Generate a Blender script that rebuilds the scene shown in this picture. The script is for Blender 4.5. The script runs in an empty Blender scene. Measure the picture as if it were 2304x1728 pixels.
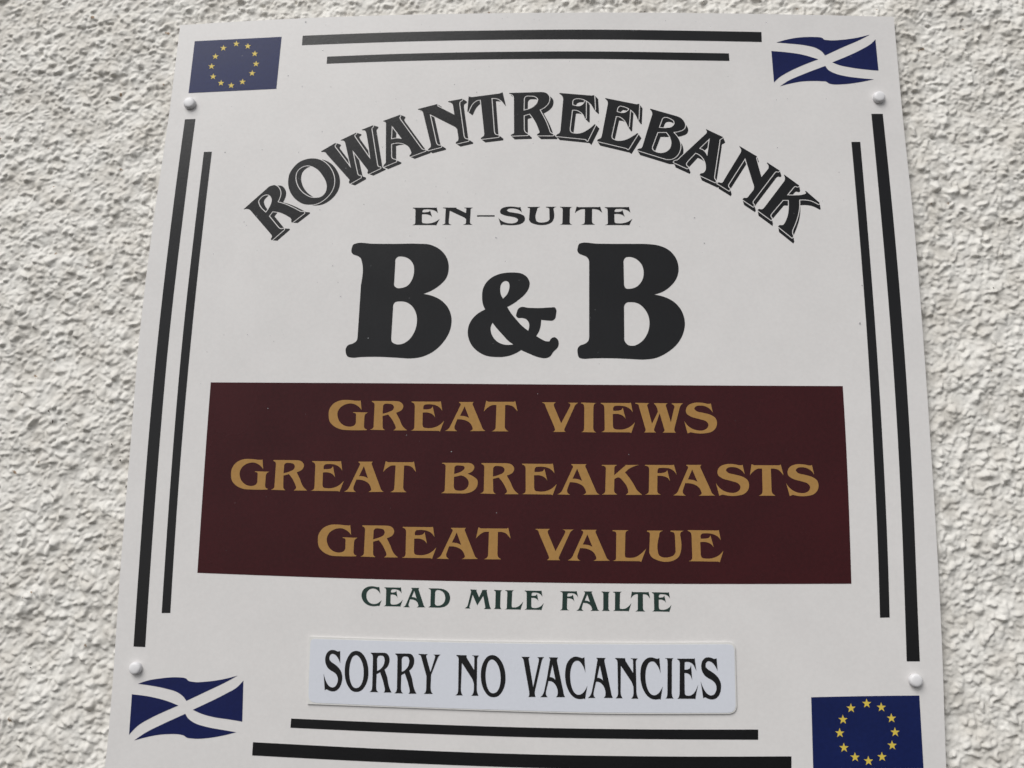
import bpy, math, random
import numpy as np
from mathutils import Vector, Matrix
from mathutils.geometry import delaunay_2d_cdt

scene = bpy.context.scene
COL = scene.collection

# ------------------------------------------------------------------ camera, sky, sun, exposure
SIGN_Z = 1.35                       # height of the board's lower edge above the ground
CAM_LOC = (0.03367, -0.86235, 0.12677)   # from the middle of the board's lower edge
CAM_AXES = [(0.998794, 0.045652, 0.018092), (-0.007481, -0.222667, 0.974866), (0.048533, -0.973825, -0.222056)]   # right, up, back
LENS = 37.203

cam_data = bpy.data.cameras.new("camera")
cam_data.sensor_width = 36.0
cam_data.lens = LENS
cam_data.clip_start = 0.02
cam_data.clip_end = 500
cam = bpy.data.objects.new("camera", cam_data)
COL.objects.link(cam)
m = Matrix([[CAM_AXES[c][r] for c in range(3)] for r in range(3)]).to_4x4()
m.translation = Vector(CAM_LOC) + Vector((0, 0, SIGN_Z))
cam.matrix_world = m
cam_data.dof.use_dof = True
cam_data.dof.focus_distance = 0.88
cam_data.dof.aperture_fstop = 9.0
scene.camera = cam

SUN_EL, SUN_AZ = math.radians(46), math.radians(-30)     # azimuth from straight out of the wall, + to the right
world = bpy.data.worlds.new("World")
scene.world = world
world.use_nodes = True
wn, wl = world.node_tree.nodes, world.node_tree.links
wn.clear()
sky = wn.new("ShaderNodeTexSky")
sky.sky_type = 'NISHITA'
sky.sun_disc = False
sky.sun_elevation = SUN_EL
sky.sun_rotation = math.pi - SUN_AZ
sky.air_density = 1.0
sky.dust_density = 1.0
sky.ozone_density = 1.0
hs = wn.new("ShaderNodeHueSaturation")          # cloud cover: the blue of the sky mostly gone
hs.inputs["Saturation"].default_value = 0.12
bg = wn.new("ShaderNodeBackground")
bg.inputs["Strength"].default_value = 0.07
wo = wn.new("ShaderNodeOutputWorld")
wl.new(sky.outputs[0], hs.inputs["Color"])
wl.new(hs.outputs[0], bg.inputs["Color"])
wl.new(bg.outputs[0], wo.inputs["Surface"])

sun_data = bpy.data.lights.new("sun", 'SUN')
sun_data.energy = 1.5
sun_data.angle = math.radians(42)
sun_data.color = (1.0, 0.985, 0.96)
sun = bpy.data.objects.new("sun", sun_data)
COL.objects.link(sun)
to_sun = Vector((math.sin(SUN_AZ) * math.cos(SUN_EL), -math.cos(SUN_AZ) * math.cos(SUN_EL), math.sin(SUN_EL)))
sun.rotation_euler = to_sun.to_track_quat('Z', 'Y').to_euler()
sun.location = to_sun * 8

scene.render.engine = 'CYCLES'
scene.view_settings.view_transform = 'Standard'
scene.view_settings.look = 'None'
scene.view_settings.exposure = 0.60
scene.view_settings.gamma = 1.0

# ------------------------------------------------------------------ materials
def new_mat(name):
    mt = bpy.data.materials.new(name)
    mt.use_nodes = True
    return mt, mt.node_tree.nodes, mt.node_tree.links, mt.node_tree.nodes["Principled BSDF"]

def print_mat(name, col, rough=0.33, vary=0.06, spec=0.4, bump=0.02):
    """printed or cut vinyl film: colour with a faint mottling, a satin gloss with faint orange peel"""
    mt, N, L, p = new_mat(name)
    tc = N.new("ShaderNodeTexCoord")
    nz = N.new("ShaderNodeTexNoise"); nz.inputs["Scale"].default_value = 22; nz.inputs["Detail"].default_value = 5
    n2 = N.new("ShaderNodeTexNoise"); n2.inputs["Scale"].default_value = 340; n2.inputs["Detail"].default_value = 4
    L.new(tc.outputs["Object"], nz.inputs["Vector"]); L.new(tc.outputs["Object"], n2.inputs["Vector"])
    ad = N.new("ShaderNodeMath"); ad.operation = 'ADD'
    L.new(nz.outputs["Fac"], ad.inputs[0]); L.new(n2.outputs["Fac"], ad.inputs[1])
    mr = N.new("ShaderNodeMapRange")
    mr.inputs["From Min"].default_value = 0.7; mr.inputs["From Max"].default_value = 1.3
    mr.inputs["To Min"].default_value = 1 - vary; mr.inputs["To Max"].default_value = 1 + vary
    L.new(ad.outputs[0], mr.inputs["Value"])
    mx = N.new("ShaderNodeMix"); mx.data_type = 'RGBA'; mx.blend_type = 'MULTIPLY'
    mx.inputs["Factor"].default_value = 1.0
    mx.inputs["A"].default_value = (*col, 1)
    L.new(mr.outputs[0], mx.inputs["B"])
    L.new(mx.outputs["Result"], p.inputs["Base Color"])
    mr2 = N.new("ShaderNodeMapRange")
    mr2.inputs["To Min"].default_value = rough - 0.06; mr2.inputs["To Max"].default_value = rough + 0.06
    L.new(nz.outputs["Fac"], mr2.inputs["Value"]); L.new(mr2.outputs[0], p.inputs["Roughness"])
    p.inputs["Specular IOR Level"].default_value = spec
    bp = N.new("ShaderNodeBump"); bp.inputs["Strength"].default_value = bump; bp.inputs["Distance"].default_value = 0.002
    L.new(n2.outputs["Fac"], bp.inputs["Height"]); L.new(bp.outputs[0], p.inputs["Normal"])
    return mt

M_BOARD = print_mat("white_sign_board", (0.71, 0.69, 0.68), 0.30, 0.03, 0.35)
M_BLACK = print_mat("black_vinyl", (0.0035, 0.0035, 0.0045), 0.25, 0.25, 0.30)
M_MAROON = print_mat("maroon_vinyl", (0.041, 0.0052, 0.0072), 0.27, 0.15, 0.17)
M_GOLD = print_mat("gold_vinyl", (0.375, 0.205, 0.062), 0.28, 0.07, 0.2)
M_GREEN = print_mat("dark_green_vinyl", (0.006, 0.028, 0.021), 0.26, 0.15, 0.35)
M_NAVY = print_mat("navy_vinyl", (0.006, 0.011, 0.072), 0.25, 0.12, 0.2)
M_BLUE = print_mat("royal_blue_vinyl", (0.006, 0.013, 0.078), 0.25, 0.12, 0.2)
M_YELLOW = print_mat("yellow_vinyl", (0.66, 0.50, 0.075), 0.3, 0.06, 0.35)
M_PLATE = print_mat("white_magnetic_plate", (0.70, 0.69, 0.67), 0.4, 0.03)
M_FILM = print_mat("pale_blue_film", (0.66, 0.68, 0.74), 0.28, 0.02, 0.35)
M_CAP = print_mat("white_plastic_cap", (0.76, 0.75, 0.76), 0.3, 0.02)

mt, N, L, p = new_mat("rain_water")
p.inputs["Base Color"].default_value = (1, 1, 1, 1)
p.inputs["Roughness"].default_value = 0.02
p.inputs["IOR"].default_value = 1.33
p.inputs["Transmission Weight"].default_value = 1.0
M_WATER = mt

mt, N, L, p = new_mat("white_painted_roughcast")
geo = N.new("ShaderNodeTexCoord")
n1 = N.new("ShaderNodeTexNoise"); n1.inputs["Scale"].default_value = 45; n1.inputs["Detail"].default_value = 6
n2 = N.new("ShaderNodeTexNoise"); n2.inputs["Scale"].default_value = 900; n2.inputs["Detail"].default_value = 4
n3 = N.new("ShaderNodeTexNoise"); n3.inputs["Scale"].default_value = 95; n3.inputs["Detail"].default_value = 3
for q in (n1, n2, n3): L.new(geo.outputs["Object"], q.inputs["Vector"])
cr = N.new("ShaderNodeValToRGB")
cr.color_ramp.elements[0].position = 0.34; cr.color_ramp.elements[0].color = (0.635, 0.605, 0.555, 1)
cr.color_ramp.elements[1].position = 0.62; cr.color_ramp.elements[1].color = (0.765, 0.743, 0.70, 1)
L.new(n1.outputs["Fac"], cr.inputs["Fac"])
dirt = N.new("ShaderNodeValToRGB")              # sparse rusty grit showing through the paint
dirt.color_ramp.elements[0].position = 0.725; dirt.color_ramp.elements[0].color = (0, 0, 0, 1)
dirt.color_ramp.elements[1].position = 0.765; dirt.color_ramp.elements[1].color = (1, 1, 1, 1)
L.new(n3.outputs["Fac"], dirt.inputs["Fac"])
mx = N.new("ShaderNodeMix"); mx.data_type = 'RGBA'
mx.inputs["B"].default_value = (0.30, 0.21, 0.14, 1)
L.new(cr.outputs["Color"], mx.inputs["A"]); L.new(dirt.outputs["Color"], mx.inputs["Factor"])
L.new(mx.outputs["Result"], p.inputs["Base Color"])
p.inputs["Roughness"].default_value = 0.62
p.inputs["Specular IOR Level"].default_value = 0.35
bp = N.new("ShaderNodeBump"); bp.inputs["Strength"].default_value = 0.4; bp.inputs["Distance"].default_value = 0.0006
L.new(n2.outputs["Fac"], bp.inputs["Height"]); L.new(bp.outputs[0], p.inputs["Normal"])
M_WALL = mt

# lettering and print, outlines in 0.01 mm on the face of the board (x from its centre, z up from its lower edge); * marks a corner
ARCH = [
    ('R', (511, -34), '-24864,47955* -22764,50056* -22502,50169 -22235,50203 -22012,50094 -21806,49837 -21691,49496 -21729,49098 -21911,48616* -21473,48496 -20756,48202 -20036,47834* -19815,47721 -19465,47682* -19443,47580* -20486,46681* -20559,46810 -20554,46979 -20632,47119* -21189,47457 -21739,47671 -22281,47751* -22582,47300* -21639,46193* -21446,46098 -21167,46154* -21133,46053* -22174,45048* -22245,45148 -22171,45382 -22237,45578* -24217,47797* -24389,47933 -24580,47978 -24862,47933*|-22862,47615* -23553,48419 -23622,48702 -23447,49043 -23141,49287 -22849,49338 -22596,49195 -22429,48871 -22443,48531 -22576,48135', ''),
    ('O', (516, -81), '-18942,52744 -18395,52638 -17780,52262 -17257,51600 -16989,50856 -17016,50001 -17341,49308 -17846,48782 -18416,48460 -18999,48370 -19593,48444 -20149,48756 -20667,49295 -20964,49893 -21074,50578 -20988,51323 -20674,51896 -20218,52384 -19587,52671|-19443,52089 -19060,52007 -18557,51718 -18036,51115 -17707,50543 -17596,50001 -17700,49490 -18027,49122 -18556,49009 -19042,49072 -19514,49333 -19982,49766 -20315,50348 -20449,50920 -20376,51465 -19999,51906', ''),
    ('W', (467, -163), '-18285,53441* -17052,54231* -17025,54132 -17120,53982 -17084,53825* -15534,51803* -15869,53040 -16173,54198* -16304,54420 -16594,54461* -16596,54502* -15236,55212* -15247,55113 -15402,54962 -15337,54764* -13857,52660* -14152,54307 -14341,55179* -14477,55413 -14749,55449* -14752,55501* -13754,55923* -13755,55829 -13886,55632 -13863,55381* -13223,52112* -13125,51951 -12918,51893* -12919,51796* -13976,51255* -14057,51358 -14017,51541 -14079,51702* -15507,53547* -15279,52578 -14942,51257* -14828,51114 -14622,51074* -14614,50914* -15565,50334* -15652,50460 -15610,50688 -15714,50831* -17764,53133* -17921,53324 -18281,53372*', ''),
    ('A', (455, -210), '-12868,56340* -11360,56929* -11356,56829 -11431,56683 -11369,56478* -9360,53653* -9184,53537 -8969,53536* -8966,53444* -10349,52890* -10380,52994 -10238,53183 -10310,53512 -10550,53888 -10991,54150 -11479,54238 -12067,54125* -12019,53028* -11925,52711 -11624,52595 -11525,52520* -11553,52423* -12667,51921* -12632,52082 -12470,52311 -12471,52569* -12611,56046* -12645,56192 -12866,56293*|-12090,55897* -11117,54584* -11604,54644 -12096,54554*', ''),
    ('N', (423, -281), '-9802,57476* -8086,57948* -8052,57742* -6513,56896* -6646,57705* -6735,57970 -7108,58154* -7121,58207* -5841,58453* -5865,58347 -6076,58172 -6107,57937* -5631,54844* -5534,54641 -5193,54506* -5189,54379* -6295,54107* -6309,54222 -6116,54412 -6087,54672* -6219,55513* -6397,55717* -8729,56983* -8067,54217* -7953,54015 -7586,53938* -7587,53811* -8765,53481* -8732,53597 -8536,53815 -8535,54104* -9298,57016* -9388,57251 -9800,57429*', ''),
    ('T', (410, -329), '-5295,58667* -4970,58606* -2548,58944* -2254,59060* -1920,57690* -2096,57913 -2372,58267 -2754,58475 -3240,58519* -2953,55295* -2840,55005 -2501,54900* -2525,54744* -4086,54548* -4062,54664 -3826,54865 -3806,55125* -4207,58366* -4583,58280 -4952,57930 -5156,57520 -5282,57181* -5364,57217*', '-2591,58445* -2227,59090* -943,59671* -889,56505* -1970,56977* -2341,58079*'),
    ('R', (368, -362), '-1661,58990* 1191,59066* 1622,58969 1866,58733 1929,58380 1847,58029 1583,57680 1067,57344* 1434,56631* 1653,56165 1972,55237* 2090,55092 2304,54993* 2305,54872* 868,54878* 894,54982 1078,55125 1021,55415* 691,56228 199,56975* -334,56826* -301,55421* -202,55189 51,55032* 53,54910* -1450,54859* -1399,54963 -1187,55078 -1165,55309* -1230,58399* -1306,58753 -1660,58931*|-352,57270* -343,58453* -228,58658 228,58725 659,58652 914,58416 855,58035 511,57627', ''),
    ('E', (347, -385), '2814,58962* 5696,58691* 5910,58736* 5986,57363* 5933,57276* 5805,57539 5591,57890 5163,58243 4735,58421 4307,58436* 4066,58338 3978,57783* 4737,57720 4950,57894 5094,58185* 5174,58155* 5167,56507* 5088,56484* 4953,56845 4686,57137 4312,57326 3949,57328* 3751,55518* 3844,55171 4163,55043 4747,55081 5382,55424 5966,55941* 6029,55883* 5321,54330* 5146,54515* 2545,54813* 2597,54917 2861,55118 2939,55348* 3157,58314* 3101,58607 2814,58903*', ''),
    ('E', (279, -441), '6883,58445* 9623,57827* 9889,57866* 9812,56363* 9743,56335* 9613,56683 9404,57032 9035,57382 8558,57630 8186,57719* 8026,57592 7897,57115* 8555,57007 8821,57151 9019,57382* 9088,57353* 8960,55692* 8876,55669* 8761,55993 8499,56399 8181,56644 7821,56704* 7433,54846* 7459,54587 7749,54385 8171,54326 8699,54439 9229,54724 9706,55066* 9769,55008* 8894,53523* 8721,53649* 6164,54317* 6216,54449 6481,54591 6587,54850* 7111,57859* 7096,58093 6883,58386*', ''),
    ('B', (256, -471), '10839,57401* 13157,56664* 13575,56431 13822,56083 13891,55795 13769,55462 13397,55263 12806,55150* 13126,54765 13370,54306 13441,53848 13354,53336 13095,52893 12672,52611 12201,52590* 9667,53446* 9746,53548 10036,53633 10170,53918* 11019,56849* 10995,57081 10838,57314*|11574,55564* 11848,56382* 11993,56555 12258,56594 12626,56447 12923,56203 12944,55915 12719,55645 12190,55532|11463,55156* 12248,55153* 12556,54652 12659,54137 12546,53624 12211,53283 11790,53159 11319,53246 10981,53515 10957,53743*', ''),
    ('A', (188, -499), '15713,55406* 17147,54655* 17039,54541 16880,54456 16827,54200* 16299,50974* 16309,50750 16455,50542* 16389,50396* 15055,51073* 15109,51202 15371,51286 15558,51511 15605,51990 15476,52499 15147,52954 14734,53194* 13975,52334* 13888,52108 13952,51938 14081,51836* 14010,51695* 12810,52292* 12890,52394 13153,52478 13418,52733* 15715,55005* 15771,55177 15696,55349*|16003,54557* 15745,52850* 15468,53339 15045,53580*', ''),
    ('N', (128, -504), '18558,53795* 20052,52809* 19954,52668* 20360,50882* 20955,51639* 21015,51863 20969,52033 20871,52191* 20899,52247* 21947,51479* 21851,51395 21645,51423 21442,51244* 19555,48681* 19524,48515 19646,48310* 19574,48144* 18669,48810* 18776,48949 19034,48959 19247,49181* 19650,49710* 19695,49961 19595,50408* 19019,52670* 17512,50244* 17475,50020 17630,49813* 17557,49618* 16541,50313* 16620,50386 16956,50357 17145,50637* 18644,53170* 18692,53397 18556,53738*', ''),
    ('K', (71, -519), '22305,51113* 23552,50105* 23444,49994 23215,50050 22976,49844* 22451,49194* 23206,49188 23720,49231 24031,49314* 24112,49409 24042,49553* 24095,49603* 25214,48510* 25184,48411 25117,48388* 24818,48577 24416,48743 23959,48810 23497,48799* 23489,48346 23400,47684 23161,46859 22812,46037* 22776,45764 22861,45481* 22768,45317* 21611,46349* 21717,46448 22024,46475 22238,46749* 22464,47299 22575,47905 22609,48772* 22112,48773* 21081,47519* 20996,47299 21117,47095* 21069,46903* 19923,47834* 20029,47934 20285,47906 20549,48127* 22307,50514* 22368,50738 22302,51046*', ''),
]
BIG = [
    ('B', '-14690,44774 -13309,44741 -11341,44729 -9379,44745 -8199,44643 -7402,44233 -6793,43516 -6568,42563 -6765,41613 -7357,40936 -8115,40429 -8688,40205* -7907,40026 -7119,39626 -6486,38927 -6178,37930 -6325,36869 -6868,35878 -7733,35052 -8673,34621 -9497,34498 -10584,34543 -12185,34618 -13785,34588 -14616,34537 -14908,34613 -15107,34974 -15109,35368 -14961,35600 -14551,35767 -14242,36000 -14164,36364* -14106,40983* -14133,43092 -14261,43434 -14567,43639 -14934,43776 -15075,43947 -15075,44325 -14948,44670|-11185,43371 -11029,43542 -10639,43577 -10110,43407 -9666,42896 -9559,42148 -9708,41470 -10075,40928 -10585,40724 -11007,40736 -11210,40924 -11238,41262* -11216,43029*|-11232,39175 -11082,39444 -10665,39526 -10145,39461 -9615,39114 -9235,38448 -9140,37650 -9331,36787 -9754,36125 -10315,35759 -10826,35723 -11187,35919 -11278,36248* -11236,38974*'),
    ('&', '-850,42142 -297,42056 204,41710 420,41221 355,40760 61,40242 -479,39724 -966,39351 -1454,39063* -1171,38580 -724,38013 -168,37392 356,36971* 433,37282 400,37678 205,37961 -124,38090 -562,38127 -684,38269 -650,38525 -493,38924 -331,39039 354,38996 1447,38978 2265,39033 2593,39034 2715,38824 2696,38426 2602,38029 2413,37886 2005,37884 1443,37938* 1411,37457 1281,36948 1042,36507* 1480,36245 1861,36062 2160,36053* 2320,36306 2562,36420 2808,36281 2946,35889 2868,35552 2520,35159 2147,34682 1877,34597 1228,34676 521,34951 -215,35282* -779,34943 -1479,34715 -2292,34665 -3108,34760 -3879,35147 -4439,35733 -4732,36464 -4750,37143 -4548,37768 -4070,38367 -3341,38838* -3545,39312 -3626,39942 -3577,40632 -3315,41209 -2775,41731 -2008,42052 -1347,42140|-1836,39805* -2025,40177 -2091,40694 -2016,41098 -1828,41329 -1609,41388 -1414,41302 -1310,41042 -1346,40582 -1503,40179|-2684,37663* -2828,37266 -2773,36757 -2545,36307 -2156,35944 -1662,35750 -1227,35724 -875,35766* -1288,36061 -1788,36593 -2291,37155'),
    ('B', '4907,44843 6001,44776 7607,44750 9211,44752 10492,44733 11450,44598 12338,44158 12900,43415 13087,42406 12870,41601 12353,40931 11650,40429 10983,40207* 11771,40030 12648,39569 13265,38811 13530,37826 13388,36843 12840,35862 12017,35143 11012,34651 10075,34528 8825,34572 6948,34624 5694,34597 5003,34560 4689,34642 4530,35096 4560,35487 4716,35684 5125,35849 5408,36080 5502,36473* 5489,43063* 5438,43334 5264,43571 4910,43740 4621,43875 4491,44079 4509,44420 4649,44761|8466,43339 8627,43529 8947,43577 9457,43409 9932,42937 10129,42197 9982,41458 9501,40889 8992,40720 8611,40752 8454,41052* 8420,43137*|8476,39254 8635,39467 9047,39535 9616,39425 10180,38930 10519,38206 10555,37417 10282,36564 9775,35974 9209,35710 8770,35773 8490,36097 8448,36554* 8443,39056*'),
]
GLYPHS = {   # each fitted to a 1000 x 1000 box
    'PS': '819,979* 854,680* 782,754 661,844 488,901 358,900 272,849 261,782 342,725 515,668 747,587 925,481 1000,375 991,234 912,118 757,31 559,0 336,17 204,49* 107,25* 0,415* 80,308 224,178 399,105 547,95 689,141 770,232 771,315 695,397 540,461 350,509 175,582 61,697 38,788 82,889 201,968 383,1000 551,990 695,963*',
    'PO': '457,1000 621,974 790,883 935,717 1000,534 996,334 908,167 744,40 543,0 367,19 183,125 51,289 0,472 16,689 118,858 269,969|423,895 557,864 699,748 786,581 808,415 770,248 663,130 521,92 387,119 276,225 210,374 190,541 219,709 309,852',
    'PR': '0,996* 590,1000* 755,962 843,858 838,754 769,649 645,578* 783,372* 921,81 1000,4* 649,0* 696,43 677,129* 598,292* 450,506* 301,456* 306,159* 338,48 414,6* 33,4* 117,62 133,157* 106,850* 79,936 2,979*|316,536* 292,852* 332,904 463,927 583,899 627,821 598,699 487,602',
    'PY': '0,1000* 422,996* 356,952 372,909* 575,548* 756,904* 762,948 688,990* 1000,994* 925,946 881,897* 610,480* 604,171* 635,69 717,5* 305,0* 388,57 408,134* 401,443* 148,889* 96,958 1,983*',
    'PN': '0,1000* 440,1000* 442,960 484,906* 785,635* 782,927* 765,969 689,986* 689,999* 982,998* 910,937 903,894* 918,177* 937,93 1000,4* 694,0* 774,74 794,159* 789,295* 715,413* 249,809* 235,169* 254,84 323,6* 14,2* 106,66 122,168* 105,885* 87,936 1,983*',
    'PV': '0,997* 369,996* 315,958 326,890* 530,244* 765,895* 764,954 696,993* 1000,1000* 925,948 887,879* 608,144* 611,59 642,4* 324,0* 360,48 358,124* 94,887* 62,946 1,980*',
    'PA': '340,999* 704,1000* 662,948 669,888* 924,161* 952,77 1000,13* 634,9* 694,65 701,158 630,292 489,384 327,407* 236,169* 229,67 300,4* 0,0* 99,66 153,151* 264,491* 369,902* 382,953 340,987*|474,818* 605,441* 529,478 431,502 370,504*',
    'PC': '867,987* 915,625* 844,738 750,826 641,890 517,902 378,863 271,740 226,577 244,399 323,238 462,127 632,100 785,138 923,229 1000,310* 900,0* 848,15* 679,1 463,22 247,117 91,268 5,461 0,639 54,803 192,926 361,988 516,1000 672,980 765,967*',
    'PI': '57,999* 1000,1000* 831,960 790,892* 728,129* 773,62 935,5* 0,0* 197,60 238,127* 305,889* 272,949 56,982*',
    'PE': '21,975* 827,983* 860,1000* 931,683* 883,741 788,832 641,889 476,902* 376,894* 360,711* 502,716 629,755 679,831* 724,456* 645,564 531,616 357,627* 351,179* 375,105 480,82 678,100 862,193 1000,352* 910,152* 855,0* 806,11* 0,2* 77,61 103,127* 137,875* 105,925 20,954*',
    'WG': '764,975* 799,988* 835,671* 785,747 686,838 577,884 447,867 296,757 225,587 240,403 319,235 442,136 573,116 666,157 705,240* 700,500* 686,555 621,576* 624,598* 1000,590* 936,533 916,441* 916,136* 942,60 998,30* 980,5* 578,0 340,21 170,111 44,262 0,461 13,692 113,879 275,982 489,1000 657,980*',
    'WR': '18,997* 593,1000* 807,951 868,841 840,713 682,600* 789,365* 897,113 1000,4* 628,0* 688,64 671,174* 551,425 472,535* 324,486* 336,154* 352,60 404,4* 0,14* 82,72 94,167* 94,832* 75,928 19,965*|321,562* 324,835* 359,893 471,906 585,869 620,790 591,695 481,621',
    'WE': '0,986* 827,987* 883,1000* 934,684* 861,785 747,860 578,896 410,888* 370,841 365,728* 527,735 596,757 642,834* 726,462* 659,553 545,613 349,620* 354,229* 385,138 506,109 687,126 851,203 1000,358* 886,0* 843,21* 7,21* 97,74 114,150* 104,824* 78,915 1,961*',
    'WA': '327,996* 691,1000* 662,946 674,883* 906,164* 942,71 1000,16* 611,4* 679,67 666,161 594,301 455,387 294,406* 230,155* 244,62 303,0* 0,5* 83,75 127,169* 353,848* 363,942 327,974*|468,849* 587,451* 498,503 360,523*',
    'WT': '61,1000* 139,967* 880,974* 926,999* 1000,659* 947,725 869,816 759,860 629,865* 628,176* 649,86 740,5* 241,0* 341,67 361,158* 369,862* 237,855 115,778 0,649*',
    'WV': '0,996* 377,1000* 322,927 327,865* 531,291* 770,854* 778,948 706,988* 1000,991* 924,918 885,824* 634,137* 621,44 660,4* 309,0* 359,57 348,149* 91,862* 52,956 0,977*',
    'WI': '11,1000* 999,988* 832,925 802,831* 791,145* 833,67 1000,0* 0,7* 178,64 208,142* 216,828* 174,922 11,968*',
    'WW': '0,1000* 291,994* 251,940 255,861* 344,295* 472,706* 435,895 393,980* 393,996* 677,993* 642,945 647,866* 739,347* 805,790* 812,916 764,972* 764,994* 1000,998* 947,918 927,839* 814,161* 813,66 841,4* 563,0* 602,63 593,157* 507,659* 395,154* 390,60 428,4* 178,0* 207,57 202,151* 77,859* 48,953 0,974*',
    'WS': '787,966* 824,984* 880,679* 811,783 685,872 487,909 373,884 315,808 370,734 568,676 821,603 961,500 1000,366 968,202 837,67 638,12 412,3 186,40* 95,0* 0,401* 77,283 217,165 414,101 584,109 713,199 738,304 675,393 478,466 196,552 70,656 58,776 131,912 318,995 546,1000 716,968*',
    'WB': '3,998* 644,1000* 838,969 900,878 869,756 717,647* 860,573 986,453 1000,287 934,135 770,27 616,0* 0,3* 88,62 104,153* 106,837* 85,944 4,973*|349,633* 351,856* 388,902 504,913 608,890 635,844 585,752 471,680|346,536* 538,590* 655,540 748,405 744,253 665,131 512,89 382,127 347,217*',
    'WK': '1,986* 382,992* 324,936 312,859* 307,645* 543,924 589,977 553,991* 931,1000* 820,959 693,880 577,743* 694,550 784,368 875,157 1000,8* 588,1* 650,78 646,177 541,435 415,576 311,522* 306,202* 315,81 383,6* 0,0* 69,62 85,138* 100,825* 81,932 1,962*',
    'WF': '9,983* 875,987* 919,1000* 1000,664* 930,774 801,863 629,891 441,883* 406,828 396,714* 569,725 656,756 708,817* 787,452* 711,562 596,611 395,627* 384,154* 402,65 497,6* 0,0* 101,61 122,150* 138,825* 115,915 9,959*',
    'WL': '11,993* 485,1000* 403,939 389,865* 372,213* 390,140 499,121 676,144 840,250 1000,421* 852,0* 798,20* 0,15* 98,61 110,150* 120,831* 101,935 11,963*',
    'WU': '0,989* 440,996* 347,930 331,841* 290,310 319,208 418,142 568,145 719,215 770,318* 757,848* 728,936 641,964* 641,1000* 1000,1000* 916,939 902,850* 907,321 855,173 691,39 491,0 292,40 118,146 52,291* 75,836* 63,925 0,954*',
    'WC': '801,960* 854,983* 924,623* 847,739 715,846 551,890 372,840 252,692 235,509 288,310 421,167 604,109 784,138 924,231 1000,305* 898,5* 843,29* 609,0 355,47 131,198 4,433 0,669 100,853 311,978 545,1000 728,966*',
    'WD': '0,996* 402,1000* 772,923 944,754 1000,525 957,276 795,81 531,0* 14,5* 95,67 108,182* 106,814* 86,929 1,977*|323,837 371,907 505,910 658,824 764,616 770,387 692,213 528,107 378,111 309,186* 307,799*',
    'WM': '197,1000* 445,991* 425,941* 536,594* 653,946* 639,984* 832,996* 820,931* 948,156* 1000,7* 733,0* 779,77 777,152* 694,681* 474,183* 290,728* 190,176* 181,81 216,10* 0,23* 82,98 115,193* 232,898* 197,973*',
    'WN': '6,1000* 452,994* 441,955* 772,683* 781,879* 767,954 714,975* 714,999* 1000,993* 935,939 925,848* 913,186* 932,81 995,12* 687,12* 765,66 784,186* 782,336* 724,426* 231,819* 208,186* 228,66 308,0* 0,6* 78,66 90,186* 95,819* 83,940 7,970*',
    'W-': '0,1000* 999,1000* 1000,0* 3,0*',
}
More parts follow.
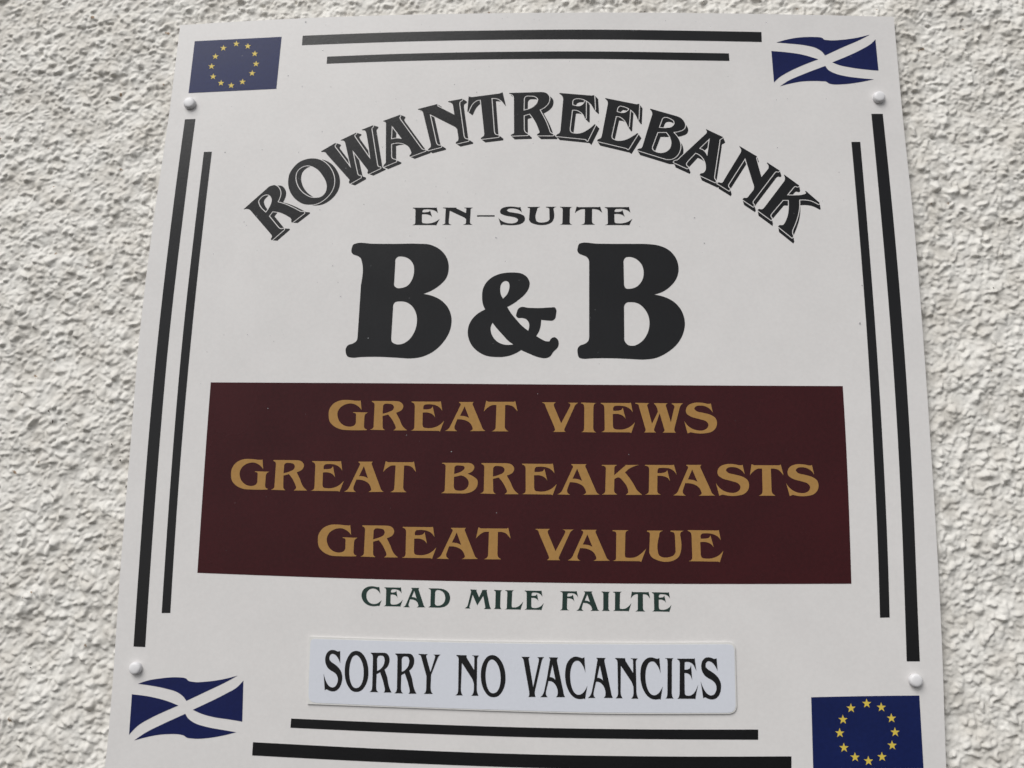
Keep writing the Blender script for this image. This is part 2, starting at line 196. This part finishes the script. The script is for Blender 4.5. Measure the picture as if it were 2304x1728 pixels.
# lines of lettering: glyph, left, bottom, width, height in 0.01 mm
LINES = {
    'suite': [('WE', -9895, 46431, 2376, 1667), ('WN', -7255, 46480, 2634, 1607), ('W-', -4244, 47252, 1525, 121), ('WS', -2378, 46452, 2303, 1714), ('WU', 151, 46467, 2483, 1687), ('WI', 2959, 46501, 1062, 1652), ('WT', 4247, 46501, 2359, 1665), ('WE', 6826, 46435, 2366, 1700)],
    'gold': [('WG', -16252, 28281, 3301, 2569), ('WR', -12715, 28299, 3125, 2493), ('WE', -9316, 28237, 2788, 2567), ('WA', -6427, 28284, 3374, 2484), ('WT', -3231, 28296, 2809, 2583), ('WV', 1622, 28298, 2985, 2505), ('WI', 4837, 28290, 1282, 2510), ('WE', 6478, 28268, 2817, 2553), ('WW', 9333, 28324, 3923, 2487), ('WS', 13331, 28280, 2669, 2583), ('WG', -24142, 23216, 3186, 2545), ('WR', -20725, 23180, 3042, 2525), ('WE', -17408, 23120, 2738, 2559), ('WA', -14605, 23120, 3282, 2531), ('WT', -11438, 23141, 2721, 2566), ('WB', -6596, 23104, 2988, 2527), ('WR', -3379, 23092, 3175, 2554), ('WE', 24, 23057, 2861, 2602), ('WA', 2938, 23113, 3431, 2529), ('WK', 6557, 23157, 3276, 2471), ('WF', 10057, 23196, 2583, 2482), ('WA', 12325, 23154, 3375, 2532), ('WS', 15789, 23179, 2664, 2595), ('WT', 18543, 23228, 2708, 2562), ('WS', 21435, 23227, 2574, 2595), ('WG', -16542, 17875, 3246, 2556), ('WR', -13003, 17838, 3089, 2566), ('WE', -9630, 17776, 2807, 2583), ('WA', -6776, 17787, 3361, 2518), ('WT', -3618, 17809, 2811, 2559), ('WV', 1200, 17818, 3071, 2500), ('WA', 3810, 17809, 3381, 2489), ('WL', 7392, 17801, 2710, 2506), ('WU', 10190, 17831, 2938, 2495), ('WE', 13453, 17858, 2803, 2557)],
    'green': [('WC', -12729, 13954, 1624, 1570), ('WE', -10920, 13939, 1515, 1539), ('WA', -9327, 13924, 1781, 1537), ('WD', -7341, 13935, 1760, 1507), ('WM', -4386, 13888, 2108, 1515), ('WI', -2075, 13904, 666, 1497), ('WL', -1176, 13870, 1458, 1530), ('WE', 398, 13870, 1520, 1540), ('WF', 3227, 13901, 1440, 1515), ('WA', 4541, 13888, 1811, 1525), ('WI', 6518, 13907, 695, 1513), ('WL', 7425, 13902, 1462, 1528), ('WT', 8841, 13916, 1534, 1550), ('WE', 10518, 13906, 1531, 1542)],
    'plate': [('PS', -15438, 7321, 1493, 3167), ('PO', -13762, 7319, 1878, 3136), ('PR', -11755, 7323, 1797, 3028), ('PR', -9791, 7270, 1803, 3056), ('PY', -7943, 7282, 1735, 3037), ('PN', -4933, 7217, 1837, 3072), ('PO', -2949, 7146, 1930, 3193), ('PV', 241, 7221, 1762, 3047), ('PA', 1745, 7229, 1931, 3028), ('PC', 3676, 7144, 1728, 3206), ('PA', 5458, 7245, 1944, 3048), ('PN', 7578, 7262, 1795, 3045), ('PC', 9549, 7236, 1717, 3171), ('PI', 11463, 7332, 690, 3040), ('PE', 12402, 7325, 1607, 3100), ('PS', 14221, 7337, 1550, 3159)],
}
SALTIRES = [['22136,63773* 22975,64028 24047,64232 25111,64286 25888,64255* 26168,64181 26337,64013 26652,63954 27924,63982 29203,64168 30346,64459* 29546,64007 27886,63231 26334,62456* 26104,62812 25627,63172 24722,63457 23314,63651', '21644,62930* 22927,62800 24330,62551 25719,62083* 24285,61490 22991,60834 22270,60370 21759,59866*', '30827,63995* 30917,60946* 29876,61055 28488,61277 27450,61543 26949,61783* 28191,62322 29635,63058 30364,63525', '22293,59497* 22958,59975 24247,60590 26321,61435* 26515,61081 27059,60725 28093,60406 29132,60243 30450,60101* 29109,59815 27705,59646 26867,59652 26522,59756 26320,59912 25972,59954 25273,59982 24219,59943 23159,59740'],
    ['-30378,7564* -29619,7827 -28463,8036 -27493,8130 -26774,8114* -26507,8045 -26331,7894 -25966,7809 -24863,7844 -23580,8043 -22384,8357* -23242,7864 -24801,7094 -26338,6344* -26648,6687 -27129,6984 -28063,7242 -29388,7461', '-30787,6754* -29306,6600 -27979,6321 -26954,5975* -27908,5558 -29148,4951 -30065,4383 -30708,3683*', '-21876,7985* -21731,4870* -22693,5001 -23994,5155 -24980,5377 -25762,5677* -24724,6176 -23171,6974 -22367,7451', '-30246,3270* -29369,3883 -28135,4517 -26336,5360* -26115,5048 -25567,4695 -24577,4414 -23274,4213 -22157,4062* -23239,3779 -24505,3557 -25594,3514 -26116,3593 -26287,3710 -26649,3793 -27424,3805 -28384,3723 -29334,3521']]
STAR_FLAGS = [('-30657,64374* -22614,64748* -22749,59539* -30779,59169*', [(-26759, 64061), (-25674, 63808), (-24971, 63047), (-24785, 62020), (-25072, 61089), (-25895, 60238), (-26903, 59886), (-27861, 60132), (-28640, 60779), (-28873, 61810), (-28597, 62794), (-27919, 63640)], 314), ('22704,7649* 26759,7818 30949,7953* 30914,2628* 26769,2512 22623,2390*', [(26912, 7273), (28008, 7017), (28728, 6227), (28939, 5206), (28663, 4244), (27845, 3391), (26812, 3064), (25816, 3315), (25015, 3985), (24753, 5053), (25046, 6046), (25701, 6902)], 367)]
BARS = [
    '-20672,64835* -11734,65114 -3624,65202 4423,65213 15575,64972 20823,64815* 20829,63833* 15554,64000 4427,64248 -3603,64273 -11694,64160 -20686,63887*',
    '-18290,62708* -11643,62933 -3575,63046 4432,63040 15528,62795 17888,62731* 17907,61997* 15512,62056 4436,62308 -3558,62325 -11613,62214 -18298,62010*',
    '-30883,56579* -29929,56614* -30195,48817 -30488,34609 -30461,28810 -30227,15901 -30066,10424* -31022,10444* -31175,15886 -31437,28800 -31451,34603 -31175,48818',
    '-28882,53398* -28162,53417* -28302,48815 -28554,34622 -28562,28827 -28342,15932 -28260,13136* -28968,13116* -29041,15921 -29277,28821 -29299,34617 -29020,48815',
    '30066,56790* 31045,56785* 31254,50797 31550,35005 31515,25738 31193,12115 31161,10504* 30156,10484* 30207,12096 30539,25727 30565,34999 30252,50799',
    '28209,54145* 28966,54143* 29049,50801 29311,34991 29307,25713 29186,18248 29050,13796* 28307,13765* 28439,18237 28556,25704 28589,34986 28306,50803',
    '-17850,5188* -9219,5024 1229,4920 9835,4989 18558,5170* 18533,4422* 9828,4274 1238,4208 -9190,4320 -17868,4496*',
    '-20761,3348* -9137,3059 1255,2945 11518,3034 21018,3266* 20980,2320* 11504,2046 1269,1964 -9096,2078 -20759,2361*',
]
MAROON = '-26515,32284* -10362,32326 855,32324 14136,32336 26364,32374* 26387,29344 26353,23155 26226,16348* 19421,16219 12409,16114 -350,16035 -13299,16111 -26308,16364* -26427,23592 -26493,28847'
BOARD = '-32171,66038* -24124,66480 -15901,66781 -7729,66921 384,66948 12429,66829 24314,66516 32571,66208* 32733,56979 33080,45928 33162,35015 33140,25467 32951,12147 32613,2693 32570,721* 18202,300 954,0 -15955,101 -32477,584* -32411,1479 -32413,5770 -32711,15861 -32956,28786 -33076,34593 -32891,45895 -32393,56962'
PLATE = '-16784,11477* -9486,11396 -2387,11384 4653,11441 11639,11545 16500,11670* 16808,11574 16958,11238* 16949,6825* 16767,6458 16343,6284* 11563,6170 6058,6078 -2266,6121 -9269,6211 -16599,6317* -16700,8816'
FILM = '-16279,11314* -9480,11251 -2384,11240 4654,11301 11637,11409 16357,11515* 16769,11404 16881,11068* 16865,6889* 16701,6522 16287,6365* 11564,6260 6058,6177 -2268,6214 -9272,6298 -15915,6425* -16385,6584 -16560,7120* -16647,10875* -16560,11222'
CAPS = [(-30536, 58068, 543), (30765, 58285, 521), (-30627, 8762, 500), (30697, 9064, 514)]
GRIT = [(-40484, 29945, 280, -35), (-40033, 29065, 380, -8), (-43074, 31472, 170, 20), (-38852, 28846, 150, 60), (-34719, 27134, 220, -30), (-33966, 25745, 190, 15), (-33173, 23547, 260, 5), (-28089, 68397, 240, 70), (-26941, 68108, 180, 50), (10518, 67468, 200, 80), (39426, 41197, 170, -40), (35627, 20092, 150, 30), (-39616, 8704, 150, -60), (-41045, 50099, 140, 10)]   # left-right, height, length, lean (degrees)

# ------------------------------------------------------------------ outlines to meshes
def read(s):
    """contours of (x, z, corner) in metres from the data strings"""
    out = []
    for c in s.split('|'):
        pts = []
        for w in c.split():
            k = w.endswith('*')
            x, z = w.rstrip('*').split(',')
            pts.append((int(x) * 1e-5, int(z) * 1e-5, k))
        out.append(pts)
    return out

def sample(pts, n=5):
    """a closed smooth curve through the points, broken at the corners"""
    N = len(pts)
    out = []
    for i in range(N):
        p1, p2 = pts[i], pts[(i + 1) % N]
        out.append((p1[0], p1[1]))
        if p1[2] and p2[2]:
            continue
        p0, p3 = pts[i - 1], pts[(i + 2) % N]
        a, b = Vector(p1[:2]), Vector(p2[:2])
        d = (b - a).length
        def tan(q0, q1, q2, dd):
            v0, v1 = Vector(q1[:2]) - Vector(q0[:2]), Vector(q2[:2]) - Vector(q1[:2])
            l0, l1 = v0.length + 1e-9, v1.length + 1e-9
            return (v0 / l0 * l1 + v1 / l1 * l0) / (l0 + l1) * dd
        t1 = None if p1[2] else tan(p0, p1, p2, d)
        t2 = None if p2[2] else tan(p1, p2, p3, d)
        if t1 is None: t1 = (b - a) * 1.5 - t2 * 0.5
        if t2 is None: t2 = (b - a) * 1.5 - t1 * 0.5
        for k in range(1, n):
            s = k / n
            h1, h2 = 2*s**3 - 3*s*s + 1, -2*s**3 + 3*s*s
            h3, h4 = s**3 - 2*s*s + s, s**3 - s*s
            q = a * h1 + b * h2 + t1 * h3 + t2 * h4
            out.append((q.x, q.y))
    return out

def ccw(poly):
    a = sum(poly[i - 1][0] * poly[i][1] - poly[i][0] * poly[i - 1][1] for i in range(len(poly)))
    return poly if a > 0 else poly[::-1]

def region(polys, keep):
    """triangulate the plane cut by all the polygons and keep the triangles for which keep(set of polygons they lie in) holds"""
    vs, fs = [], []
    for q in polys:
        q = ccw(q)
        fs.append(list(range(len(vs), len(vs) + len(q))))
        vs += [Vector((x * 1000, z * 1000)) for x, z in q]
    v, e, f, ov, oe, of = delaunay_2d_cdt(vs, [], fs, 0, 1e-4)
    tris = [t for t, o in zip(f, of) if keep(set(o))]
    used = sorted({i for t in tris for i in t})
    ix = {j: i for i, j in enumerate(used)}
    return [(v[j].x * 1e-3, v[j].y * 1e-3) for j in used], [[ix[i] for i in t] for t in tris]

def slab(name, pts2, tris, y0, y1, mat, parent, bevel=0.0):
    """a flat piece from y1 (back) to y0 (front, towards the camera), with its edges; origin at its own centre"""
    if not tris: return None
    xs = [q[0] for q in pts2]; zs = [q[1] for q in pts2]
    ox, oz = (min(xs) + max(xs)) / 2, (min(zs) + max(zs)) / 2
    n = len(pts2)
    verts = [(x - ox, y0 - y1, z - oz) for x, z in pts2] + [(x - ox, 0.0, z - oz) for x, z in pts2]
    faces, edges = [], {}
    for t in tris:
        a, b, c = (pts2[i] for i in t)
        if (b[0]-a[0])*(c[1]-a[1]) - (c[0]-a[0])*(b[1]-a[1]) < 0: t = t[::-1]
        faces.append(tuple(t))
        for i in range(3):
            e = (t[i], t[(i + 1) % 3])
            if (e[1], e[0]) in edges: del edges[(e[1], e[0])]
            else: edges[e] = 1
    for a, b in edges: faces.append((b, a, a + n, b + n))
    me = bpy.data.meshes.new(name)
    me.from_pydata(verts, [], faces)
    me.materials.append(mat)
    me.update()
    o = bpy.data.objects.new(name, me)
    COL.objects.link(o)
    o.parent = parent
    o.location = (ox, y1, oz)
    if parent is not None and parent.type == 'MESH':
        o.location = Vector((ox, y1, oz)) - Vector(parent['at_'])
    o['at_'] = Vector((ox, y1, oz))
    return o

def shape(name, data, y0, y1, mat, parent, label=None, n=5):
    polys = [sample(c, n) for c in read(data)] if isinstance(data, str) else data
    k = len(polys)
    v, t = region(polys, lambda o: 0 in o and not any(i in o for i in range(1, k)))
    ob = slab(name, v, t, y0, y1, mat, parent)
    if label: ob['label'] = label
    return ob

def thing(name, label, cat, loc):
    o = bpy.data.objects.new(name, None)
    COL.objects.link(o)
    o.location = loc
    o.empty_display_size = 0.05
    o['label'] = label; o['category'] = cat
    return o

FILM_T = 0.00018                    # thickness of a layer of vinyl
# ------------------------------------------------------------------ the sign
sign = thing("guesthouse_sign", "large white bed and breakfast sign board with maroon panel, screwed to the wall", "sign", (0, 0, SIGN_Z))
shape("board", BOARD, 0.0, 0.004, M_BOARD, sign)
for b in BARS:
    shape("border_bar", b, -FILM_T, 0.0, M_BLACK, sign)
maroon = shape("maroon_panel", MAROON, -FILM_T, 0.0, M_MAROON, sign)

# flags
for quad, stars, r in STAR_FLAGS:
    fl = shape("star_flag", quad, -FILM_T, 0.0, M_BLUE, sign)
    for (x, z) in stars:
        pts = []
        for k in range(10):
            a = math.pi / 2 + k * math.pi / 5
            rr = (r if k % 2 == 0 else r * 0.40) * 1e-5
            pts.append((x * 1e-5 + rr * math.cos(a), z * 1e-5 + rr * math.sin(a)))
        shape("star", [pts], -2 * FILM_T, -FILM_T, M_YELLOW, fl)
for pieces in SALTIRES:
    allp = [sample(c, 5) for s in pieces for c in read(s)]
    xs = [q[0] for c in allp for q in c]; zs = [q[1] for c in allp for q in c]
    root = bpy.data.objects.new("saltire_flag", None)
    COL.objects.link(root); root.parent = sign
    root.location = (sum(xs) / len(xs), 0, sum(zs) / len(zs))
    root.empty_display_size = 0.02
    for c in allp:
        v, t = region([c], lambda o: 0 in o)
        o = slab("blue_field", v, t, -FILM_T, 0.0, M_NAVY, None)
        o.parent = root; o.location = Vector(o['at_']) - root.location

# the arch of block-shadow letters
faces = [[sample(c, 5) for c in read(d)] for _, _, d, _ in ARCH]
BAND = 0.0008
def bands(polys):
    out = []
    for k, c in enumerate(polys):
        c = ccw(c)
        s = 1 if k == 0 else -1
        n = len(c)
        for i in range(n):
            (x0, z0), (x1, z1) = c[i], c[(i + 1) % n]
            l = math.hypot(x1 - x0, z1 - z0)
            if l < 1e-7: continue
            nx, nz = s * (z1 - z0) / l * BAND, -s * (x1 - x0) / l * BAND
            out.append([(x0, z0), (x1, z1), (x1 + nx, z1 + nz), (x0 + nx, z0 + nz)])
            h = BAND * 0.92
            out.append([(x0 + h * math.cos(j * math.pi / 3), z0 + h * math.sin(j * math.pi / 3)) for j in range(6)])
    return out
for i, (ch, (dx, dz), d, clip) in enumerate(ARCH):
    F = faces[i]
    let = slab("letter", *region(F, lambda o, k=len(F): 0 in o and not any(j in o for j in range(1, k))), -FILM_T, 0.0, M_BLACK, sign)
    let['label'] = "arched black capital letter %s" % ch
    dx *= 1e-5; dz *= 1e-5
    polys, tags = [], []
    def add(q, tg): polys.append(q); tags.append(tg)
    for k, c in enumerate(F): add(c, 'F0' if k == 0 else 'F1')
    for k, c in enumerate(F): add([(x + dx, z + dz) for x, z in c], 'S0' if k == 0 else 'S1')
    for c in F:
        for j in range(len(c)):
            (x0, z0), (x1, z1) = c[j - 1], c[j]
            if abs((x1 - x0) * dz - (z1 - z0) * dx) < 1e-10: continue
            add([(x0, z0), (x1, z1), (x1 + dx, z1 + dz), (x0 + dx, z0 + dz)], 'W')
    for q in bands(F): add(q, 'B')
    for j in (i - 1, i + 1):
        if 0 <= j < len(faces):
            for k, c in enumerate(faces[j]): add(c, 'G%d' % j if k == 0 else 'H%d' % j)
            for q in bands(faces[j]): add(q, 'B')
    if clip: add(sample(read(clip)[0]), 'B')
    def keep(o):
        t = {tags[j] for j in o}
        if 'B' in t: return False
        if 'F0' in t and 'F1' not in t: return False
        for j in (i - 1, i + 1):
            if 'G%d' % j in t and 'H%d' % j not in t: return False
        return 'W' in t or ('S0' in t and 'S1' not in t)
    slab("letter_shadow", *region(polys, keep), -FILM_T * (0.8 if i % 2 else 0.6), 0.0, M_BLACK, let)

for ch, d in BIG:
    shape("letter", d, -FILM_T, 0.0, M_BLACK, sign, "big bold black %s" % ("ampersand" if ch == '&' else "capital letter " + ch), n=6)

glyph = {}
def glyph_tris(key):
    if key not in glyph:
        polys = [sample(c, 5) for c in read(GLYPHS[key])]
        k = len(polys)
        # at 1000 x 1000 units of 0.01 mm: blown up ten times for the triangulation, then set back
        v, t = region([[(x * 10, z * 10) for x, z in c] for c in polys], lambda o: 0 in o and not any(j in o for j in range(1, k)))
        glyph[key] = ([(x * 10, z * 10) for x, z in v], t)
    return glyph[key]
def letter_line(key, y0, y1, mat, parent, word, shift=(0, 0)):
    for g, x, z, w, h in LINES[key]:
        v, t = glyph_tris(g)
        pts = [((x + a * w) * 1e-5, (z + b * h) * 1e-5) for a, b in v]
        o = slab("hyphen" if g[1] == '-' else "letter", pts, t, y0, y1, mat, parent)
        o['label'] = "%s hyphen" % word if g[1] == '-' else "%s capital letter %s" % (word, g[1])
letter_line('suite', -FILM_T, 0.0, M_BLACK, sign, "small black")
letter_line('gold', -2 * FILM_T, -FILM_T, M_GOLD, maroon, "gold")
letter_line('green', -FILM_T, 0.0, M_GREEN, sign, "small dark green")

# screw caps
def lathe(name, prof, mat, parent, loc, seg=40):
    verts, fcs = [], []
    for r, y in prof:
        for k in range(seg):
            a = 2 * math.pi * k / seg
            verts.append((r * math.cos(a), y, r * math.sin(a)))
    for i in range(len(prof) - 1):
        for k in range(seg):
            a, b = i * seg + k, i * seg + (k + 1) % seg
            fcs.append((a, b, b + seg, a + seg))
    fcs.append(tuple(range(len(verts) - seg, len(verts))))
    me = bpy.data.meshes.new(name); me.from_pydata(verts, [], fcs); me.materials.append(mat)
    for q in me.polygons: q.use_smooth = True
    o = bpy.data.objects.new(name, me); COL.objects.link(o); o.parent = parent; o.location = loc
    return o
for x, z, r in CAPS:
    r *= 1e-5
    c = lathe("screw_cap", [(r, 0.0), (r, -0.0016), (r * 0.985, -0.0026), (r * 0.94, -0.0034), (r * 0.86, -0.0040), (r * 0.72, -0.0044), (r * 0.4, -0.0046), (r * 0.12, -0.0047)], M_CAP, sign, (x * 1e-5, 0, z * 1e-5))
    c.rotation_euler = (random.uniform(-.04, .04), 0, random.uniform(-.04, .04))

# ------------------------------------------------------------------ magnetic plate lying on the board
zs = [q[1] for q in read(PLATE)[0]]
base_z = min(zs)
plate = thing("vacancy_plate", "narrow pale blue no vacancies plate stuck near the foot of the sign", "plate", (0, 0, SIGN_Z))
shape("backing", PLATE, -0.0012, -0.0001, M_PLATE, plate)
film = shape("blue_film", FILM, -0.0012 - FILM_T, -0.0012, M_FILM, plate)
letter_line('plate', -0.0012 - 2 * FILM_T, -0.0012 - FILM_T, M_BLACK, plate, "tall narrow black")
for ch_ in plate.children: ch_.location.z -= base_z
plate.location.z += base_z

# ------------------------------------------------------------------ drizzle on the sign
rng = np.random.default_rng(7)
verts, fcs = [], []
for _ in range(190):
    x = rng.uniform(-0.29, 0.29)
    z = 0.67 - abs(rng.normal(0, 0.20))
    if z < 0.03: continue
    if rng.random() < 0.5 and x > 0: x -= 0.25
    r = 0.00026 * math.exp(rng.normal(0, 0.42)); h = r * rng.uniform(0.35, 0.6)
    el = rng.uniform(1.0, 1.35)
    y = -0.0004
    n0 = len(verts); S = 10
    for (f, g) in ((1.0, 0.0), (0.82, 0.45), (0.45, 0.86)):
        for k in range(S):
            a = 2 * math.pi * k / S
            verts.append((x + r * f * math.cos(a), y - h * g, z + r * el * f * math.sin(a)))
    verts.append((x, y - h, z))
    for i in range(2):
        for k in range(S):
            a, b = n0 + i * S + k, n0 + i * S + (k + 1) % S
            fcs.append((a, b, b + S, a + S))
    for k in range(S): fcs.append((n0 + 2 * S + k, n0 + 2 * S + (k + 1) % S, n0 + 3 * S))
    fcs.append(tuple(n0 + k for k in range(S))[::-1])
me = bpy.data.meshes.new("raindrops"); me.from_pydata(verts, [], fcs); me.materials.append(M_WATER)
for q in me.polygons: q.use_smooth = True
drops = bpy.data.objects.new("raindrops", me); COL.objects.link(drops); drops.parent = sign
drops['kind'] = 'stuff'

# ------------------------------------------------------------------ roughcast wall
def axis(lo, hi, fine, far, coarse):
    mid = np.arange(lo, hi + fine / 2, fine)
    step, a, left, right = fine, lo, [], []
    x = lo
    while x > -far: step = min(coarse, step * 1.08); x -= step; left.append(x)
    step, x = fine, mid[-1]
    while x < far: step = min(coarse, step * 1.08); x += step; right.append(x)
    return np.array(left[::-1] + list(mid) + right)
gx = axis(-0.58, 0.56, 0.00082, 1.6, 0.03)
gz = axis(-0.43, 0.47, 0.00082, 1.6, 0.03)          # about the sign's middle
XX, ZZ = np.meshgrid(gx, gz)
rs = np.random.RandomState(11)
TAB = rs.rand(1 << 16, 6).astype(np.float32)
def cell(ix, iz, seed):
    h = (ix.astype(np.int64) * 73856093) ^ (iz.astype(np.int64) * 19349663) ^ (seed * 83492791)
    return TAB[(h ^ (h >> 13)) & 0xffff]
def vnoise(x, z, s, seed):
    x = x / s; z = z / s
    ix = np.floor(x); iz = np.floor(z); fx = x - ix; fz = z - iz
    fx = fx * fx * (3 - 2 * fx); fz = fz * fz * (3 - 2 * fz)
    g = lambda a, b: cell(ix + a, iz + b, seed)[..., 0]
    return (g(0, 0) * (1 - fx) + g(1, 0) * fx) * (1 - fz) + (g(0, 1) * (1 - fx) + g(1, 1) * fx) * fz
def stones(x, z, s, seed, prob, rmin, rmax, power):
    """thrown lumps: the highest of the neighbouring domes, each its own size, tilt and stretch"""
    ix = np.floor(x / s); iz = np.floor(z / s)
    best = np.zeros_like(x)
    for a in (-1, 0, 1):
        for b in (-1, 0, 1):
            c = cell(ix + a, iz + b, seed)
            px = (ix + a + c[..., 0]) * s; pz = (iz + b + c[..., 1]) * s
            r = (rmin + (rmax - rmin) * c[..., 2] ** 2) * s
            ang = c[..., 3] * 3.1416
            ca, sa = np.cos(ang), np.sin(ang)
            dx, dz = x - px, z - pz
            u = (dx * ca + dz * sa) / r; v = (-dx * sa + dz * ca) / (r * (0.6 + 0.4 * c[..., 4]))
            q = 1 - (u * u + v * v)
            hgt = np.clip(q, 0, None) ** power * r * (c[..., 5] < prob) * (1 + 0.5 * (u * (c[..., 4] - 0.5) + v * (c[..., 2] - 0.5)))
            best = np.maximum(best, hgt)
    return best
wx = XX + 0.0034 * (vnoise(XX, ZZ, 0.0060, 1) - 0.5) + 0.0008 * (vnoise(XX, ZZ, 0.0022, 2) - 0.5)
wz = ZZ + 0.0034 * (vnoise(XX, ZZ, 0.0060, 3) - 0.5) + 0.0008 * (vnoise(XX, ZZ, 0.0022, 4) - 0.5)
H = 0.0034 * vnoise(XX, ZZ, 0.045, 5) + 0.0024 * vnoise(XX, ZZ, 0.016, 6)
H += 0.36 * stones(wx, wz, 0.0100, 21, 0.50, 0.30, 0.62, 0.9)
H += 0.50 * stones(wx, wz, 0.0058, 22, 0.60, 0.32, 0.72, 0.8)
H += 0.46 * stones(wx, wz, 0.0036, 23, 0.50, 0.35, 0.75, 0.8)
H += 0.38 * stones(wx, wz, 0.0026, 26, 0.45, 0.35, 0.72, 0.8)
H += 0.0009 * (vnoise(wx, wz, 0.0028, 7) - 0.5) + 0.0003 * (vnoise(wx, wz, 0.0016, 8) - 0.5)
H -= 0.75 * stones(wx + 0.3, wz, 0.008, 24, 0.38, 0.10, 0.30, 0.7)
H -= 0.7 * stones(wx - 0.2, wz, 0.0045, 25, 0.30, 0.12, 0.30, 0.7)
for _ in range(1):                                  # several coats of masonry paint round everything off
    H[1:-1] = (H[:-2] + 2 * H[1:-1] + H[2:]) / 4
    H[:, 1:-1] = (H[:, :-2] + 2 * H[:, 1:-1] + H[:, 2:]) / 4
H = np.clip(H, -0.002, 0.0105)
H *= 1.08
Yw = 0.0105 - H
Zd = ZZ - 0.35 * np.clip(H, 0, None)                # the lumps sag a little before they set
Xd = XX.copy()
under = (np.abs(XX) < 0.333) & (np.abs(ZZ) < 0.335)
Yw = np.where(under, np.maximum(Yw, 0.0052), np.maximum(Yw, 0.0015))
ny, nx = XX.shape
co = np.stack([Xd, Yw, Zd], -1).reshape(-1, 3).astype(np.float32)
ii = np.arange(ny * nx).reshape(ny, nx)
quad = np.stack([ii[:-1, :-1], ii[:-1, 1:], ii[1:, 1:], ii[1:, :-1]], -1).reshape(-1, 4)
cxm = (XX[:-1, :-1] + XX[1:, 1:]) / 2; czm = (ZZ[:-1, :-1] + ZZ[1:, 1:]) / 2
hid = ((np.abs(cxm) < 0.27) & (np.abs(czm) < 0.30)).reshape(-1)
kx = np.where(np.abs(gx) < 0.27)[0]; kz = np.where(np.abs(gz) < 0.30)[0]
quad = quad[~hid]
# one plain sheet behind the board closes the part nobody can see
q0 = np.array([[len(co), len(co) + 1, len(co) + 2, len(co) + 3]])
co = np.vstack([co, [[-0.30, 0.0135, -0.32], [0.30, 0.0135, -0.32], [0.30, 0.0135, 0.32], [-0.30, 0.0135, 0.32]]]).astype(np.float32)
quad = np.vstack([quad, q0])
usedv = np.zeros(len(co), bool); usedv[quad.reshape(-1)] = True
remap = np.cumsum(usedv) - 1
quad = remap[quad]; co = co[usedv]
me = bpy.data.meshes.new("roughcast_wall")
me.vertices.add(len(co)); me.vertices.foreach_set("co", co.reshape(-1))
me.loops.add(quad.size); me.loops.foreach_set("vertex_index", quad.reshape(-1).astype(np.int32))
me.polygons.add(len(quad)); me.polygons.foreach_set("loop_start", np.arange(0, quad.size, 4, dtype=np.int32))
me.polygons.foreach_set("loop_total", np.full(len(quad), 4, np.int32))
me.polygons.foreach_set("use_smooth", np.ones(len(quad), bool))
me.materials.append(M_WALL)
me.update(calc_edges=True)
wall = bpy.data.objects.new("roughcast_wall", me)
COL.objects.link(wall)
wall.location = (0, 0, SIGN_Z + 0.335)
wall['label'] = "white painted roughcast house wall behind the sign"
wall['category'] = "wall"

# a few dark slivers of grit and plant debris caught on the render
mt, N, L, p = new_mat("dark_debris")
p.inputs["Base Color"].default_value = (0.035, 0.022, 0.014, 1)
p.inputs["Roughness"].default_value = 0.8
verts, fcs = [], []
for x, z, l, lean in GRIT:
    x, z, l = x * 1e-5, z * 1e-5 - 0.335, l * 1e-5
    j = int(np.argmin(abs(gx - x))); i = int(np.argmin(abs(gz - z)))
    y = float(Yw[max(0, i - 2):i + 3, max(0, j - 2):j + 3].min()) - 0.0002
    z = float(ZZ[i, j] - 0.35 * max(0.0, float(H[i, j])))
    a = math.radians(lean); ux, uz = math.sin(a), math.cos(a)
    n0 = len(verts)
    for t, w in ((-0.5, 0.15), (-0.2, 0.9), (0.15, 1.0), (0.5, 0.1)):
        for k in range(5):
            b = 2 * math.pi * k / 5
            rad = 0.00042 * w
            verts.append((x + ux * l * t + uz * rad * math.cos(b), y - rad * math.sin(b) + 0.0003 * abs(t), z + uz * l * t - ux * rad * math.cos(b)))
    for q in range(3):
        for k in range(5):
            c0, c1 = n0 + q * 5 + k, n0 + q * 5 + (k + 1) % 5
            fcs.append((c0, c1, c1 + 5, c0 + 5))
    fcs.append(tuple(n0 + k for k in range(5))); fcs.append(tuple(n0 + 15 + k for k in range(5))[::-1])
me = bpy.data.meshes.new("debris"); me.from_pydata(verts, [], fcs); me.materials.append(mt)
deb = bpy.data.objects.new("debris", me); COL.objects.link(deb); deb.parent = wall; deb['kind'] = 'stuff'

for o in bpy.data.objects:
    if 'at_' in o: del o['at_']
